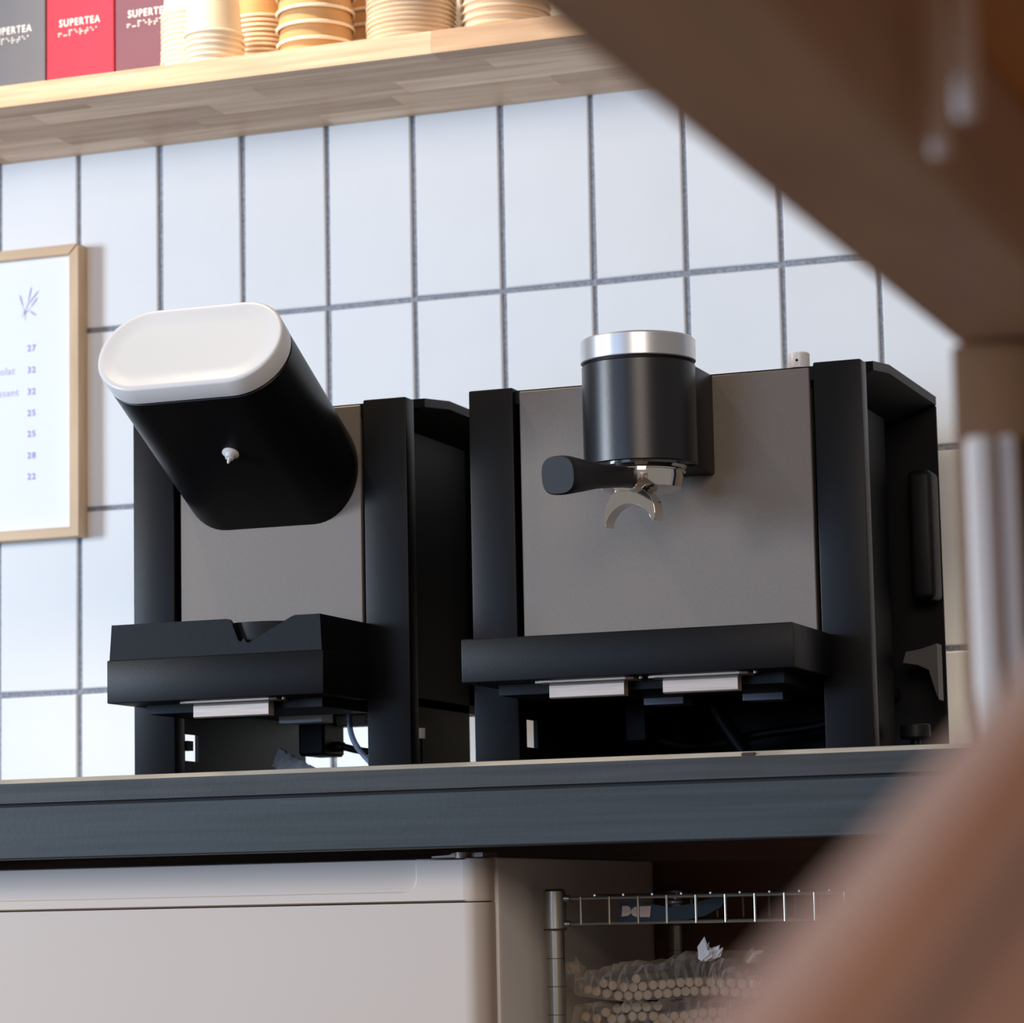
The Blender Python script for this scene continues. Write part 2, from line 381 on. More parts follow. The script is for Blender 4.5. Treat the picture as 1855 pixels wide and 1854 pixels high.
for a, b in (((.0382, -.1685), (.0415, -.1790)), ((.0455, -.1640), (.0400, -.1810)), ((.0462, -.1668), (.0370, -.1820)), ((.0493, -.1705), (.0405, -.1790)), ((.0475, -.1757), (.0385, -.1765)), ((.0420, -.1770), (.0410, -.1860))):
    stroke(a, b, 0.0002, 0.00015)
obj('lavender_sprig_print', bm, M_ink, menu)

# ------------------------------------------------------------------ counter
CT = -0.7310
counter = empty('counter', (0.6, -0.3, -1.63), 'dark grey stained wooden counter with thick top carrying both machines', 'counter')
bm = bmesh.new()
prof = [(-0.600, CT-0.0215), (-0.600, CT-0.0040), (-0.5965, CT-0.0004), (-0.594, CT), (-0.004, CT), (-0.004, CT-0.0215)]
xs = [-0.6 + i*0.05 for i in range(53)]
rings = []
rr = random.Random(5)
for x in xs:
    d = rr.uniform(-0.0004, 0.0004)
    rings.append([bm.verts.new((x, y+(d if y < -0.58 else 0), z)) for y, z in prof])
for A, B in zip(rings[:-1], rings[1:]):
    for i in range(6):
        f = bm.faces.new((A[i], B[i], B[(i+1) % 6], A[(i+1) % 6])); f.material_index = 1 if i in (1, 2) else 0
bm.faces.new(rings[0]); bm.faces.new(rings[-1][::-1])
obj('worktop', bm, None, counter, mats=[M_counter, M_paleedge])
box('front_beam', -0.6, 2.0, -0.5985, -0.555, -0.8015, CT-0.0238, M_counter2, counter, bev=0.0012)
box('shadow_gap_filler', -0.6, 2.0, -0.592, -0.56, -0.80, CT-0.0210, M_sealshade, counter)  # dark colour stands in for the shadow gap below the worktop
box('back_board', -0.6, 2.0, -0.030, -0.004, -1.60, CT-0.0216, M_brown, counter)
for x in (-0.58, 1.94): box('side_panel', x, x+0.04, -0.55, -0.032, -1.63, CT-0.0216, M_brown, counter)
for x in (-0.3, 0.2, 0.735, 1.25): box('cross_bearer', x, x+0.035, -0.55, -0.032, -0.775, CT-0.0218, M_brown, counter)
bm = bmesh.new()
for x, z, a in ((1.037, CT-0.0015, 0.006), ):
    add_box(bm, x-a, x+a, -0.6004, -0.59, z-0.0028, z+0.0004, 0.001)
obj('chipped_knot', bm, M_sealshade, counter)

# ------------------------------------------------------------------ machines
def machine_frame(t, xl, xr, full_back):
    pw = 0.0425; top = -0.3900; bot = CT
    for x0, x1 in ((xl, xl+pw), (xr-pw, xr)):
        box('pillar', x0, x1, -0.450, -0.4295, bot, top, M_black, t, bev=0.0016, seg=2)
    box('front_panel', xl+pw+0.0045, xr-pw-0.0045, -0.4455, -0.440, -0.658, -0.3935, M_panel, t, bev=0.0008)
    # roof hood with sloped underside
    secs = [(-0.4445, -0.3925, 0.002), (-0.404, -0.3848, 0.010), (-0.342, -0.3780, 0.010), (-0.151, -0.3780, 0.010)]
    bm = bmesh.new(); rg = []
    for y, z, e in secs:
        ins = 0.0 if e > 0.005 else pw-0.002
        lowz = 0.0265 if e > 0.005 else 0.012
        rg.append([bm.verts.new(p) for p in ((xl+ins, y, z), (xr-ins, y, z), (xr-ins, y, z-0.008), (xr-0.040-ins*.1, y, z-lowz), (xl+0.040+ins*.1, y, z-lowz), (xl+ins, y, z-0.008))])
    for A, B in zip(rg[:-1], rg[1:]):
        for i in range(6): bm.faces.new((A[i], A[(i+1) % 6], B[(i+1) % 6], B[i]))
    bm.faces.new(rg[0][::-1]); bm.faces.new(rg[-1])
    obj('roof_cover', bm, M_blackd, t)
    box('right_side_panel', xr-0.0425, xr-0.0385, -0.4290, -0.205, CT+0.003, -0.4045, M_blackd, t)
    # left plate with a cut-out near its front foot
    bm = bmesh.new(); xa, xb = xl+0.0365, xl+0.0405
    hy0, hy1, hz0, hz1 = -0.4255, -0.3970, -0.7110, -0.6860
    add_box(bm, xa, xb, -0.429, -0.154, hz1, -0.4045); add_box(bm, xa, xb, -0.429, hy0, hz0, hz1); add_box(bm, xa, xb, hy1, -0.154, CT, hz1)
    add_box(bm, xa, xb, -0.429, hy1, CT, hz0)
    obj('left_side_panel', bm, M_inner, t)
    box('back_plate', xl, xr, -0.1535, -0.1495, (CT+0.006) if full_back else -0.655, -0.3865, M_blackd, t, bev=0.001)
    # dark internals behind the panel
    box('boiler_housing', xl+pw+0.004, xr-pw-0.004, -0.437, -0.20, -0.650, -0.410, M_inner, t)
def latch(t, x0, x1, y, ztop):
    bm = bmesh.new()
    add_prism(bm, [(y, ztop-0.0020), (y-0.004, ztop-0.0022), (y-0.0055, ztop-0.0045), (y-0.0055, ztop-0.0140), (y-0.004, ztop-0.0150), (y+0.006, ztop-0.0150), (y+0.006, ztop-0.0020)], YZ, x0, x1)
    o = obj('latch', bm, M_steel, t)
    tag(o, 'brushed steel latch')
    bm = bmesh.new()
    add_prism(bm, [(x0-0.011, y-0.010), (x0-0.004, y-0.014), (x1+0.004, y-0.014), (x1+0.010, y-0.010), (x1+0.010, y+0.012), (x0-0.011, y+0.012)], lambda u, v, tt: Vector((u, v, tt)), ztop-0.0020, ztop-0.0003)
    obj('latch_plate', bm, M_steel, o)
    bm = bmesh.new(); add_lathe(bm, [(0.0016, 0), (0.0016, 0.0018)], (x1+0.016, y-0.008, ztop-0.002), (0, 0, 1), 10)
    obj('screw', bm, M_steel, o)

# ---- left machine: grinder with tilted hopper
gr = empty('coffee_grinder', (0.545, -0.3, CT), 'black grinder with tilted oval hopper under a white lid', 'grinder')
machine_frame(gr, 0.4045, 0.6820, False)
# tray: lower band + notched upper rim
box('drip_tray', 0.4323, 0.6435, -0.5550, -0.4505, -0.6648, -0.6262, M_black, gr, bev=0.0012, seg=2)
bm = bmesh.new()
rim = [(0.4340, -0.6266), (0.4363, -0.5946), (0.5500, -0.5946), (0.5527, -0.5952), (0.5545, -0.5972), (0.5612, -0.6142), (0.5638, -0.6158), (0.5660, -0.6130), (0.5672, -0.6128), (0.5690, -0.6160), (0.5712, -0.6168), (0.5735, -0.6160), (0.6130, -0.5956), (0.6165, -0.5946), (0.6402, -0.5946), (0.6416, -0.6266)]
add_prism(bm, rim, XZ, -0.5530, -0.5490)
add_prism(bm, [(0.6372, -0.6266), (0.6372, -0.5946), (0.6402, -0.5946), (0.6416, -0.6266)], XZ, -0.5490, -0.4505)
add_prism(bm, [(0.4340, -0.6266), (0.4363, -0.5946), (0.4393, -0.5946), (0.4393, -0.6266)], XZ, -0.5490, -0.4505)
add_box(bm, 0.4393, 0.6372, -0.4545, -0.4505, -0.6266, -0.5946)
obj('tray_rim', bm, M_black, gr)
# round chute inside the rim
lathe('chute_cup', [(0.046, 0), (0.048, 0.0285), (0.0455, 0.0285), (0.0435, 0.001)], (0.572, -0.5005, -0.6262), (0, 0, 1), M_inner, gr, 40, caps=False)
box('tray_support', 0.452, 0.625, -0.516, -0.41, -0.6730, -0.6650, M_inner, gr)
box('under_chassis', 0.4415, 0.6435, -0.40, -0.16, -0.6640, -0.6560, M_inner, gr)
latch(gr, 0.5084, 0.5818, -0.530, -0.6648)
# hopper: stadium section, tilted axis, cut by the panel plane
AL, HA, HB, HX, HZ, HL = 0.5056, 0.0888, 0.0450, 0.5435, -0.4535, 0.1969
hu = Vector((0, -math.cos(AL), math.sin(AL))); hv = Vector((0, math.sin(AL), math.cos(AL))); ho = Vector((HX, -0.438, HZ))
def stadium(n=24, a=HA, b=HB):
    P = []
    for k in range(n+1): th = -PI/2 + PI*k/n; P.append((a-b+b*math.cos(th), b*math.sin(th)))
    for k in range(n+1): th = PI/2 + PI*k/n; P.append((-(a-b)+b*math.cos(th), b*math.sin(th)))
    return P
def hring(bm, s, grow=0.0):
    return [bm.verts.new(ho + hu*s + Vector((1, 0, 0))*x + hv*y) for x, y in stadium(24, HA+grow, HB+grow)]
def loft(bm, rings, cap0=True, cap1=True):
    n = len(rings[0])
    for A, B in zip(rings[:-1], rings[1:]):
        for i in range(n): bm.faces.new((A[i], A[(i+1) % n], B[(i+1) % n], B[i]))
    if cap0: bm.faces.new(rings[0][::-1])
    if cap1: bm.faces.new(rings[-1])
bm = bmesh.new()
b0 = []
for x, y in stadium():
    p = ho + Vector((1, 0, 0))*x + hv*y
    p = p + hu*((-0.4405 - p.y)/hu.y); b0.append(bm.verts.new(p))
CAPT = 0.0205
loft(bm, [b0, hring(bm, HL-CAPT-0.0025), hring(bm, HL-CAPT-0.0015, -0.0012)])
obj('hopper_body', bm, M_hopper, gr, True, angle=30)
bm = bmesh.new()
loft(bm, [hring(bm, HL-CAPT-0.0018, -0.006), hring(bm, HL-CAPT, -0.006)])
obj('hopper_gasket', bm, M_inner, gr, True, angle=30)
bm = bmesh.new()
loft(bm, [hring(bm, HL-CAPT, -0.001), hring(bm, HL-CAPT+0.0008, 0.0004), hring(bm, HL-0.0022, 0.0004), hring(bm, HL-0.0008, -0.0006), hring(bm, HL-0.0002, -0.0022), hring(bm, HL-0.0006, -0.005), hring(bm, HL-0.0022, -0.012), hring(bm, HL-0.0028, -0.020)])
tag(obj('hopper_lid', bm, M_white, gr, True, angle=60), 'white domed-edge lid')
# little white valve on the underside of the hopper
vb = ho + hu*0.098 - hv*HB + Vector((0.0085, 0, 0)); vd = -hv
vlv = lathe('valve', [(0.0075, -0.0005), (0.0078, 0.0012), (0.0060, 0.0022), (0.0045, 0.0030), (0.0040, 0.0062), (0.0020, 0.0068)], vb, vd, M_white, gr, 24)
tag(vlv, 'small white valve')
lathe('spigot', [(0.0016, 0.005), (0.0014, 0.0105), (0.0005, 0.012)], vb, vd, M_white, vlv, 10)
# under the grinder
box('motor_block', 0.4960, 0.5235, -0.285, -0.235, -0.7030, -0.6640, M_inner, gr, bev=0.0025)
tube('power_cable', [(0.5235, -0.26, -0.694), (0.533, -0.26, -0.6945), (0.547, -0.26, -0.698), (0.566, -0.262, -0.701), (0.60, -0.28, -0.706)], [0.0052]*6+[0.0048]*3+[0.0035]*24, M_inner, gr)
tube('clear_hose', [(0.5828, -0.36, -0.655), (0.5832, -0.36, -0.670), (0.5842, -0.36, -0.686), (0.5905, -0.36, -0.7005), (0.604, -0.36, -0.716), (0.615, -0.36, CT+0.0028)], 0.0027, M_tube, gr)
box('bracket', 0.509, 0.553, -0.356, -0.33, -0.6755, -0.6650, M_lsteel, gr)
box('valve_block', 0.5155, 0.556, -0.255, -0.235, -0.6745, -0.6600, M_lsteel, gr, bev=0.002)
box('plug', 0.4405, 0.4475, -0.4262, -0.4135, -0.7015, -0.6925, M_inner, gr)
lathe('levelling_foot', [(0.0058, 0), (0.0058, 0.0095)], (0.6532, -0.36, -0.6955), (0, 0, 1), M_white, gr, 20)
lathe('foot_stem', [(0.0035, 0), (0.0035, 0.036)], (0.6532, -0.36, CT), (0, 0, 1), M_inner, gr, 12)

# ---- right machine: espresso machine
em = empty('espresso_machine', (0.924, -0.3, CT), 'black espresso machine with grey front panel and round group head', 'espresso machine')
machine_frame(em, 0.7430, 1.1050, True)
box('drip_tray', 0.7810, 1.0715, -0.5770, -0.4505, -0.6634, -0.6262, M_black, em, bev=0.0012, seg=2)
box('tray_support', 0.800, 1.052, -0.538, -0.41, -0.6725, -0.6636, M_inner, em)
box('under_chassis', 0.786, 1.062, -0.40, -0.16, -0.6640, -0.6560, M_inner, em)
latch(em, 0.8528, 0.9190, -0.552, -0.6634); latch(em, 0.9531, 1.0178, -0.552, -0.6634)
for x in (0.895, 0.985): box('bracket', x, x+0.036, -0.43, -0.40, -0.6785, -0.6728, M_dsteel, em)
GX, GY, GR = 0.9240, -0.5109, 0.0490
lathe('group_head', [(GR-0.001, 0), (GR, 0.001), (GR, 0.0868), (GR-0.0012, 0.0880)], (GX, GY, -0.4800), (0, 0, 1), M_group, em, 64)
lathe('group_gasket', [(GR-0.003, 0), (GR-0.003, 0.0022)], (GX, GY, -0.3922), (0, 0, 1), M_inner, em, 48)
tag(lathe('group_cap', [(GR, 0), (GR+0.0007, 0.0008), (GR+0.0007, 0.0188), (GR-0.001, 0.0205), (GR-0.006, 0.0210)], (GX, GY, -0.3900), (0, 0, 1), M_silver, em, 64), 'silver cap on the group head')
box('group_neck', 0.878, 0.9705, -0.505, -0.4400, -0.4815, -0.3925, M_black, em, bev=0.002, seg=2)
lathe('group_ring', [(0.037, 0), (0.040, 0.0035), (0.040, 0.0045)], (GX, GY, -0.4845), (0, 0, 1), M_chrome, em, 48)
kn = lathe('white_knob', [(0.0098, 0), (0.0098, 0.0128), (0.0088, 0.0138)], (1.0372, -0.400, -0.3855), (0, 0, 1), M_white, em, 28)
tag(kn, 'white knob on the roof')
bm = bmesh.new(); add_lathe(bm, [(0.0012, 0), (0.0012, 0.0008)], (1.0380, -0.4102, -0.3795), (0, 1, 0), 10); obj('knob_hole', bm, M_inner, kn)
box('pump_block', 0.828, 0.851, -0.285, -0.235, -0.7030, -0.6640, M_inner, em, bev=0.0025)
tube('drain_hose', [(0.905, -0.25, -0.668), (0.912, -0.25, -0.682), (0.921, -0.25, -0.696), (0.932, -0.25, -0.712), (0.942, -0.25, CT+0.0085)], 0.0082, M_inner, em)
tube('power_cable', [(0.853, -0.26, -0.700), (0.880, -0.25, -0.7065), (0.905, -0.235, -0.7045), (0.945, -0.23, -0.6965), (1.005, -0.23, -0.690), (1.03, -0.23, -0.675)], 0.0045, M_inner, em)
lathe('levelling_foot', [(0.0048, 0), (0.0048, 0.0098)], (1.0812, -0.36, -0.6972), (0, 0, 1), M_white, em, 20)
lathe('foot_stem', [(0.0035, 0), (0.0035, 0.034)], (1.0812, -0.36, CT), (0, 0, 1), M_inner, em, 12)
lathe('round_foot', [(0.0125, 0), (0.0140, 0.002), (0.0140, 0.0125), (0.0130, 0.0135)], (1.0920, -0.235, -0.7072), (0, 0, 1), M_handle, em, 32)
lathe('foot_stem', [(0.0045, 0), (0.0045, 0.024)], (1.0920, -0.235, CT), (0, 0, 1), M_inner, em, 12)
box('side_module', 1.082, 1.1055, -0.190, -0.1545, -0.575, -0.452, M_inner, em, bev=0.006, seg=3)
bm = bmesh.new()
add_prism(bm, [(1.0760, -0.6345), (1.0790, -0.6245), (1.0930, -0.6225), (1.1085, -0.6180), (1.1085, -0.6700), (1.1050, -0.6600), (1.1000, -0.6420), (1.0900, -0.6370)], XZ, -0.205, -0.185)
tag(obj('grey_lever', bm, M_lever, em), 'grey curved lever on the side')

# ---- portafilter
pf = empty('portafilter', (0.924, -0.53, -0.54), 'portafilter with black handle and chrome spout locked in the group head', 'portafilter')
lathe('basket_ring', [(0.026, -0.019), (0.0345, -0.015), (0.0365, -0.006), (0.0365, -0.001), (0.0385, -0.0008), (0.0385, 0.0)], (GX, GY, -0.4846), (0, 0, 1), M_chrome, pf, 56)
hs = Vector((0.9225, -0.540, -0.4925)); he = Vector((0.9020, -0.664, -0.5050)); hd = (he-hs).normalized()
sx = hd.cross(Vector((0, 0, 1))).normalized(); sz = sx.cross(hd)
bm = bmesh.new(); rg = []
Lh = (he-hs).length
for s, rx, rz in ((0.0, 0.0095, 0.0085), (0.25, 0.0100, 0.0092), (0.5, 0.0112, 0.0105), (0.75, 0.0138, 0.0138), (0.93, 0.0158, 0.0160), (0.985, 0.0158, 0.0160), (1.0, 0.0148, 0.0150)):
    ring = []
    for k in range(32):
        a = 2*PI*k/32; c, s_ = math.cos(a), math.sin(a); q = 2/2.8
        ring.append(bm.verts.new(hs+hd*(Lh*s)+sx*(rx*math.copysign(abs(c)**q, c))+sz*(rz*math.copysign(abs(s_)**q, s_))))
    rg.append(ring)
loft(bm, rg)
hdl = tag(obj('handle', bm, M_handle, pf, True, angle=40), 'black rounded handle')
lathe('ferrule', [(0.0105, 0), (0.0112, 0.004), (0.0112, 0.010)], hs-hd*0.004, hd, M_chrome, pf, 24)
lathe('spout_stem', [(0.010, -0.012), (0.0080, -0.004), (0.0070, 0.004), (0.010, 0.010)], (0.9265, -0.507, -0.5010), (0, 0, 1), M_chrome, pf, 24)
# crescent spout: outer arc and inner arc
bm = bmesh.new()
cx0, cz0, RO = 0.9205, -0.5232, 0.0242
out = [(cx0+RO*math.cos(a), cz0+RO*math.sin(a)) for a in [math.radians(205-i*(222/28)) for i in range(29)]]
ic = (cx0-0.0006, cz0-0.0135); RI = 0.0222
inn = [(ic[0]+RI*math.cos(a), ic[1]+RI*math.sin(a)) for a in [math.radians(20+i*(146/24)) for i in range(25)]]
poly = out+inn
A = [bm.verts.new((x, -0.536-0.16*(x-cx0), z)) for x, z in poly]; B = [bm.verts.new((x+0.0015, -0.518-0.10*(x-cx0), z+0.0010)) for x, z in poly]
no, ni = len(out), len(inn)
for L in (A, B):
    o_, i_ = L[:no], L[no:][::-1]
    for k in range(28):
        k2 = int(k*(ni-1)/28); k3 = int((k+1)*(ni-1)/28)
        if k2 == k3: bm.faces.new((o_[k], o_[k+1], i_[k2]))
        else: bm.faces.new((o_[k], o_[k+1], i_[k3], i_[k2]))
n = len(poly)
for k in range(n): bm.faces.new((A[k], A[(k+1) % n], B[(k+1) % n], B[k]))
bmesh.ops.recalc_face_normals(bm, faces=bm.faces)
sp_ = tag(obj('spout', bm, M_chrome, pf, True, angle=35), 'polished chrome crescent spout')
bv = sp_.modifiers.new('bevel', 'BEVEL'); bv.width = 0.0009; bv.segments = 3; bv.limit_method = 'ANGLE'; bv.angle_limit = math.radians(50)

# ---- crumpled film under the grinder
def crumple(name, x0, x1, y0, y1, zf, m, parent=None, nx=26, ny=12, amp=0.004, seed=1, thick=0.0006):
    r = random.Random(seed); bm = bmesh.new(); g_ = []
    for i in range(nx+1):
        row = []
        for j in range(ny+1):
            u, v = i/nx, j/ny
            row.append(bm.verts.new((x0+(x1-x0)*u+r.uniform(-1, 1)*amp*.5, y0+(y1-y0)*v+r.uniform(-1, 1)*amp*.6, zf(u, v)+r.uniform(-1, 1)*amp)))
        g_.append(row)
    for i in range(nx):
        for j in range(ny): bm.faces.new((g_[i][j], g_[i+1][j], g_[i+1][j+1], g_[i][j+1]))
    bmesh.ops.triangulate(bm, faces=bm.faces)
    o = obj(name, bm, m, parent); return o
def foilz(u, v):
    top = -0.6935 - 0.030*u**0.9
    return max(CT+0.0035, top - abs(v-0.45)*0.045)
fo = crumple('plastic_wrap', 0.4865, 0.545, -0.325, -0.285, foilz, M_foil, nx=22, ny=10, amp=0.0014, seed=3)
tag(fo, 'crumpled grey plastic wrap under the grinder', 'plastic wrap')

# ------------------------------------------------------------------ fridge under the counter
fr = empty('fridge', (0.3, -0.3, -1.63), 'white fridge with recessed top handle standing under the counter', 'fridge')
box('cabinet', -0.25, 0.7815, -0.498, -0.06, -1.61, -0.8085, M_fridge2, fr, bev=0.004, seg=2)
FX0, FX1, RD = -0.25, 0.7790, 0.0185
def door_poly(x0, x1, yf, yb, rad):
    P = [(x0, yb), (x0, yf)]
    for k in range(9): a = -PI/2 + PI/2*k/8; P.append((x1-rad+rad*math.cos(a), yf+rad+rad*math.sin(a)))
    P.append((x1, yb)); return P
XY = lambda u, v, t: Vector((u, v, t))
dr = obj('door', add_prism(bmesh.new(), door_poly(FX0, FX1, -0.530, -0.5015, RD), XY, -1.56, -0.8474), M_fridge, fr, True, angle=30)
# top strip with handle recess: rear skin plus a raised lip and corner block
obj('handle_recess', add_prism(bmesh.new(), door_poly(FX0, 0.7160, -0.5215, -0.5015, 0.003), XY, -0.8466, -0.8100), M_fridge, fr, True, angle=30)
bm = bmesh.new()
A_, B_ = [], []
lip = [(FX0, -0.8466), (FX1-RD, -0.8466), (FX1-RD, -0.8095), (0.7165, -0.8095)]
r_ = 0.011
lip += [(0.7165, -0.8372+r_)]
for k in range(1, 8): a = -PI/2*k/8; lip.append((0.7165-r_+r_*math.cos(a), -0.8372+r_+r_*math.sin(a)))
lip += [(0.7165-r_, -0.8372), (FX0, -0.8372)]
add_prism(bm, lip, XZ, -0.530, -0.5017)
P = [(FX1-RD, -0.5017), (FX1-RD, -0.530)]
for k in range(9): a = -PI/2 + PI/2*k/8; P.append((FX1-RD+RD*math.cos(a), -0.530+RD+RD*math.sin(a)))
P.append((FX1, -0.5017))
add_prism(bm, P, XY, -0.8466, -0.8095)
bmesh.ops.remove_doubles(bm, verts=bm.verts, dist=0.00005)
ts = obj('door_top_strip', bm, M_fridge, fr, True, angle=30)
bv = ts.modifiers.new('bevel', 'BEVEL'); bv.width = 0.0014; bv.segments = 3; bv.limit_method = 'ANGLE'; bv.angle_limit = math.radians(50)
box('door_seal', FX0+0.01, FX1-0.006, -0.5025, -0.4975, -1.55, -0.812, M_sealshade, fr)
hg = empty_hinge = lathe('hinge_pin', [(0.006, 0), (0.006, 0.005), (0.003, 0.0058)], (0.7530, -0.512, -0.8093), (0, 0, 1), M_steel, fr, 20)
bm = bmesh.new()
add_prism(bm, [(0.7225, -0.8070), (0.7390, -0.8062), (0.7420, -0.8046), (0.7700, -0.8046), (0.7700, -0.8084), (0.7225, -0.8084)], XZ, -0.506, -0.470)
obj('hinge_plate', bm, M_steel, fr)
for x in (-0.2, 0.73): lathe('foot', [(0.02, 0), (0.015, 0.021)], (x, -0.44, -1.63), (0, 0, 1), M_sealshade, fr, 16)

# ------------------------------------------------------------------ wire rack
RY, RYB = -0.420, -0.065
rk = empty('wire_rack', (0.95, -0.25, -1.63), 'chrome wire shelf rack right of the fridge under the counter', 'rack')
def post(x, y):
    p = lathe('post', [(0.0080, -1.63), (0.0080, -0.8395)], (x, y, 0), (0, 0, 1), M_rackchrome, rk, 24)
    lathe('collar', [(0.0104, 0), (0.0098, 0.0325)], (x, y, -0.8715), (0, 0, 1), M_rackchrome, p, 24)
    lathe('post_cap', [(0.0088, 0), (0.0088, 0.0015), (0.0070, 0.0025)], (x, y, -0.8394), (0, 0, 1), M_sealshade, p, 24)
    lathe('collar_ring', [(0.0104, 0), (0.0104, 0.0016)], (x, y, -0.8733), (0, 0, 1), M_sealshade, p, 24)
    z = -0.898
    while z > -1.05:
        lathe('groove', [(0.00815, 0), (0.00815, 0.0006)], (x, y, z), (0, 0, 1), M_sealshade, p, 20); z -= 0.0245
for x, y in ((0.8043, RY), (0.8043, RYB), (1.42, RY), (1.42, RYB)): post(x, y)
def wire(name, pts, r=0.0011, parent=rk): 
    bm = bmesh.new(); add_tube(bm, pts, r, 8); return obj(name, bm, M_rackchrome, parent, True)
for z0 in (-0.8455, -1.0050):
    for y in (RY, RYB):
        wire('rail_wire', [(0.8145, y, z0), (1.4100, y, z0)], 0.0015); wire('rail_wire', [(0.8145, y, z0-0.0222), (1.4100, y, z0-0.0222)], 0.0015)
    for k in range(22):
        x = 0.8290+k*0.0265
        wire('upright_wire', [(x, RY-0.0012, z0+0.001), (x, RY-0.0012, z0-0.0232)], 0.0012)
        if z0 > -0.9: wire('upright_wire', [(x-0.008, RYB+0.0012, z0+0.001), (x-0.008, RYB+0.0012, z0-0.0232)], 0.0012)
        wire('deck_wire', [(x+0.013, RY-0.001, z0+0.0022), (x+0.013, RYB+0.001, z0+0.0022)], 0.0010)
bm = bmesh.new()
for z in (-0.8455, -0.8677): add_lathe(bm, [(0.0035, 0), (0.0028, 0.006)], (0.8125, RY, z), (1, 0, 0), 12)
obj('weld', bm, M_rackchrome, rk, True)
# black strap with tags hanging just behind the front rails
st = empty('strap', (0.86, -0.36, -0.868), 'black strap with two pale tags hanging inside the wire rack top shelf', 'strap')
near = lambda pts: [(0.12814+x*0.92491, -0.06402+z*0.92491) for x, z in pts]   # outline drawn larger, scaled to the strap's size
def flat(name, pts, y0, y1, m, label=None):
    bm = bmesh.new(); add_prism(bm, near(pts), XZ, y0, y1)
    o = obj(name, bm, m, st); return tag(o, label) if label else o
flat('webbing', [(0.7745, -0.8680), (0.7755, -0.8490), (0.800, -0.8500), (0.827, -0.8550), (0.850, -0.8520), (0.875, -0.8460), (0.886, -0.8460), (0.878, -0.8560), (0.862, -0.8640), (0.840, -0.8680)], -0.364, -0.358, M_hopper)
flat('tag', [(0.8085, -0.8536), (0.8072, -0.8642)]+[(0.7955+0.0075*math.cos(a), -0.8589+0.0051*math.sin(a)) for a in [math.radians(270-22.5*i) for i in range(9)]], -0.3655, -0.3641, M_tag, 'large rounded pale tag')
flat('tag', [(0.7795, -0.8532), (0.7850, -0.8530), (0.7880, -0.8555), (0.7880, -0.8600), (0.7855, -0.8625), (0.7785, -0.8632)], -0.3655, -0.3641, M_tag, 'small pale tag')
bx_, bz_ = near([(0.832, -0.8525)])[0]
lathe('buckle', [(0.006, 0), (0.0075, 0.0010), (0.0075, 0.003), (0.004, 0.0045)], (bx_, -0.361, bz_), (0, 0, 1), M_dsteel, st, 20)
tube('strap_hook', [(bx_, -0.361, bz_+0.004), (bx_, -0.361, -0.8455), (bx_+0.002, -0.361, -0.8430)], 0.0012, M_rackchrome, st)

# ------------------------------------------------------------------ straws in clear bags
def straw_mesh():
    bm = bmesh.new(); R_, t_ = 0.0041, 0.0004
    add_lathe(bm, [(0.0, 0.0012), (R_-t_, 0.0010), (R_-t_, 0.0), (R_, 0.0), (R_, 0.20), (0.0, 0.20)], (0, 0, 0), (0, 1, 0), 16, caps=False)
    bmesh.ops.remove_doubles(bm, verts=bm.verts, dist=1e-6); bmesh.ops.recalc_face_normals(bm, faces=bm.faces)
    me = bpy.data.meshes.new('straw')
    for f in bm.faces: f.smooth = True
    bm.to_mesh(me); bm.free(); me.set_sharp_from_angle(angle=math.radians(40)); me.materials.append(M_straw); return me
me_st = straw_mesh()
SY = -0.375
# straw ends (x, z) in the plane of the bag front
up = [(0.8178, -0.9264), (0.8265, -0.9281), (0.8327, -0.9211), (0.8358, -0.93), (0.8419, -0.923), (0.851, -0.9247), (0.8465, -0.9321), (0.8552, -0.9323), (0.8601, -0.925), (0.8629, -0.9175), (0.8654, -0.9321), (0.8694, -0.924), (0.874, -0.9316), (0.8786, -0.9231), (0.883, -0.9308), (0.8872, -0.9227), (0.8922, -0.9303), (0.8958, -0.922), (0.9005, -0.9295), (0.9046, -0.9212), (0.9086, -0.9288), (0.913, -0.9209), (0.9172, -0.9284), (0.9215, -0.9207), (0.9263, -0.9287), (0.9318, -0.9211), (0.9357, -0.9284), (0.9411, -0.9222), (0.9451, -0.9291), (0.951, -0.922), (0.9546, -0.93), (0.9611, -0.9227), (0.9638, -0.9309), (0.971, -0.9233), (0.9729, -0.9315)]
lo = [(0.8395, -0.9523), (0.849, -0.9528), (0.8585, -0.9503), (0.8685, -0.9504), (0.8779, -0.9504), (0.8872, -0.952), (0.8972, -0.9506), (0.9065, -0.9501), (0.9159, -0.9486), (0.9241, -0.9476), (0.9334, -0.9472), (0.9421, -0.9472), (0.8827, -0.9567), (0.8921, -0.956), (0.9014, -0.9558), (0.9107, -0.9555), (0.9201, -0.9551), (0.9293, -0.9554), (0.9386, -0.9557), (0.8442, -0.9434), (0.8537, -0.943), (0.8631, -0.9425), (0.8726, -0.9421), (0.882, -0.9416), (0.816, -0.95), (0.825, -0.9522), (0.9484, -0.9557), (0.8346, -0.9465)]
sobj = None
for lst, lab, grp in ((up, 'beige paper straw in the upper clear bag on the wire rack', 'straws in the upper bag'), (lo, 'beige paper straw in the lower clear bag on the wire rack', 'straws in the lower bag')):
    for k, (a, b) in enumerate(lst):
        x, z = a, b
        o = bpy.data.objects.new('straw', me_st) if sobj is None else sobj.copy(); sobj = o
        COL.objects.link(o); o.location = (x, SY+random.uniform(-.002, .002), z+ZO)
        tag(o, 'single beige paper straw lying on top of the upper row of straws', 'straw', grp) if (a, b) == (0.8629, -0.9175) else tag(o, lab, 'straw', grp)
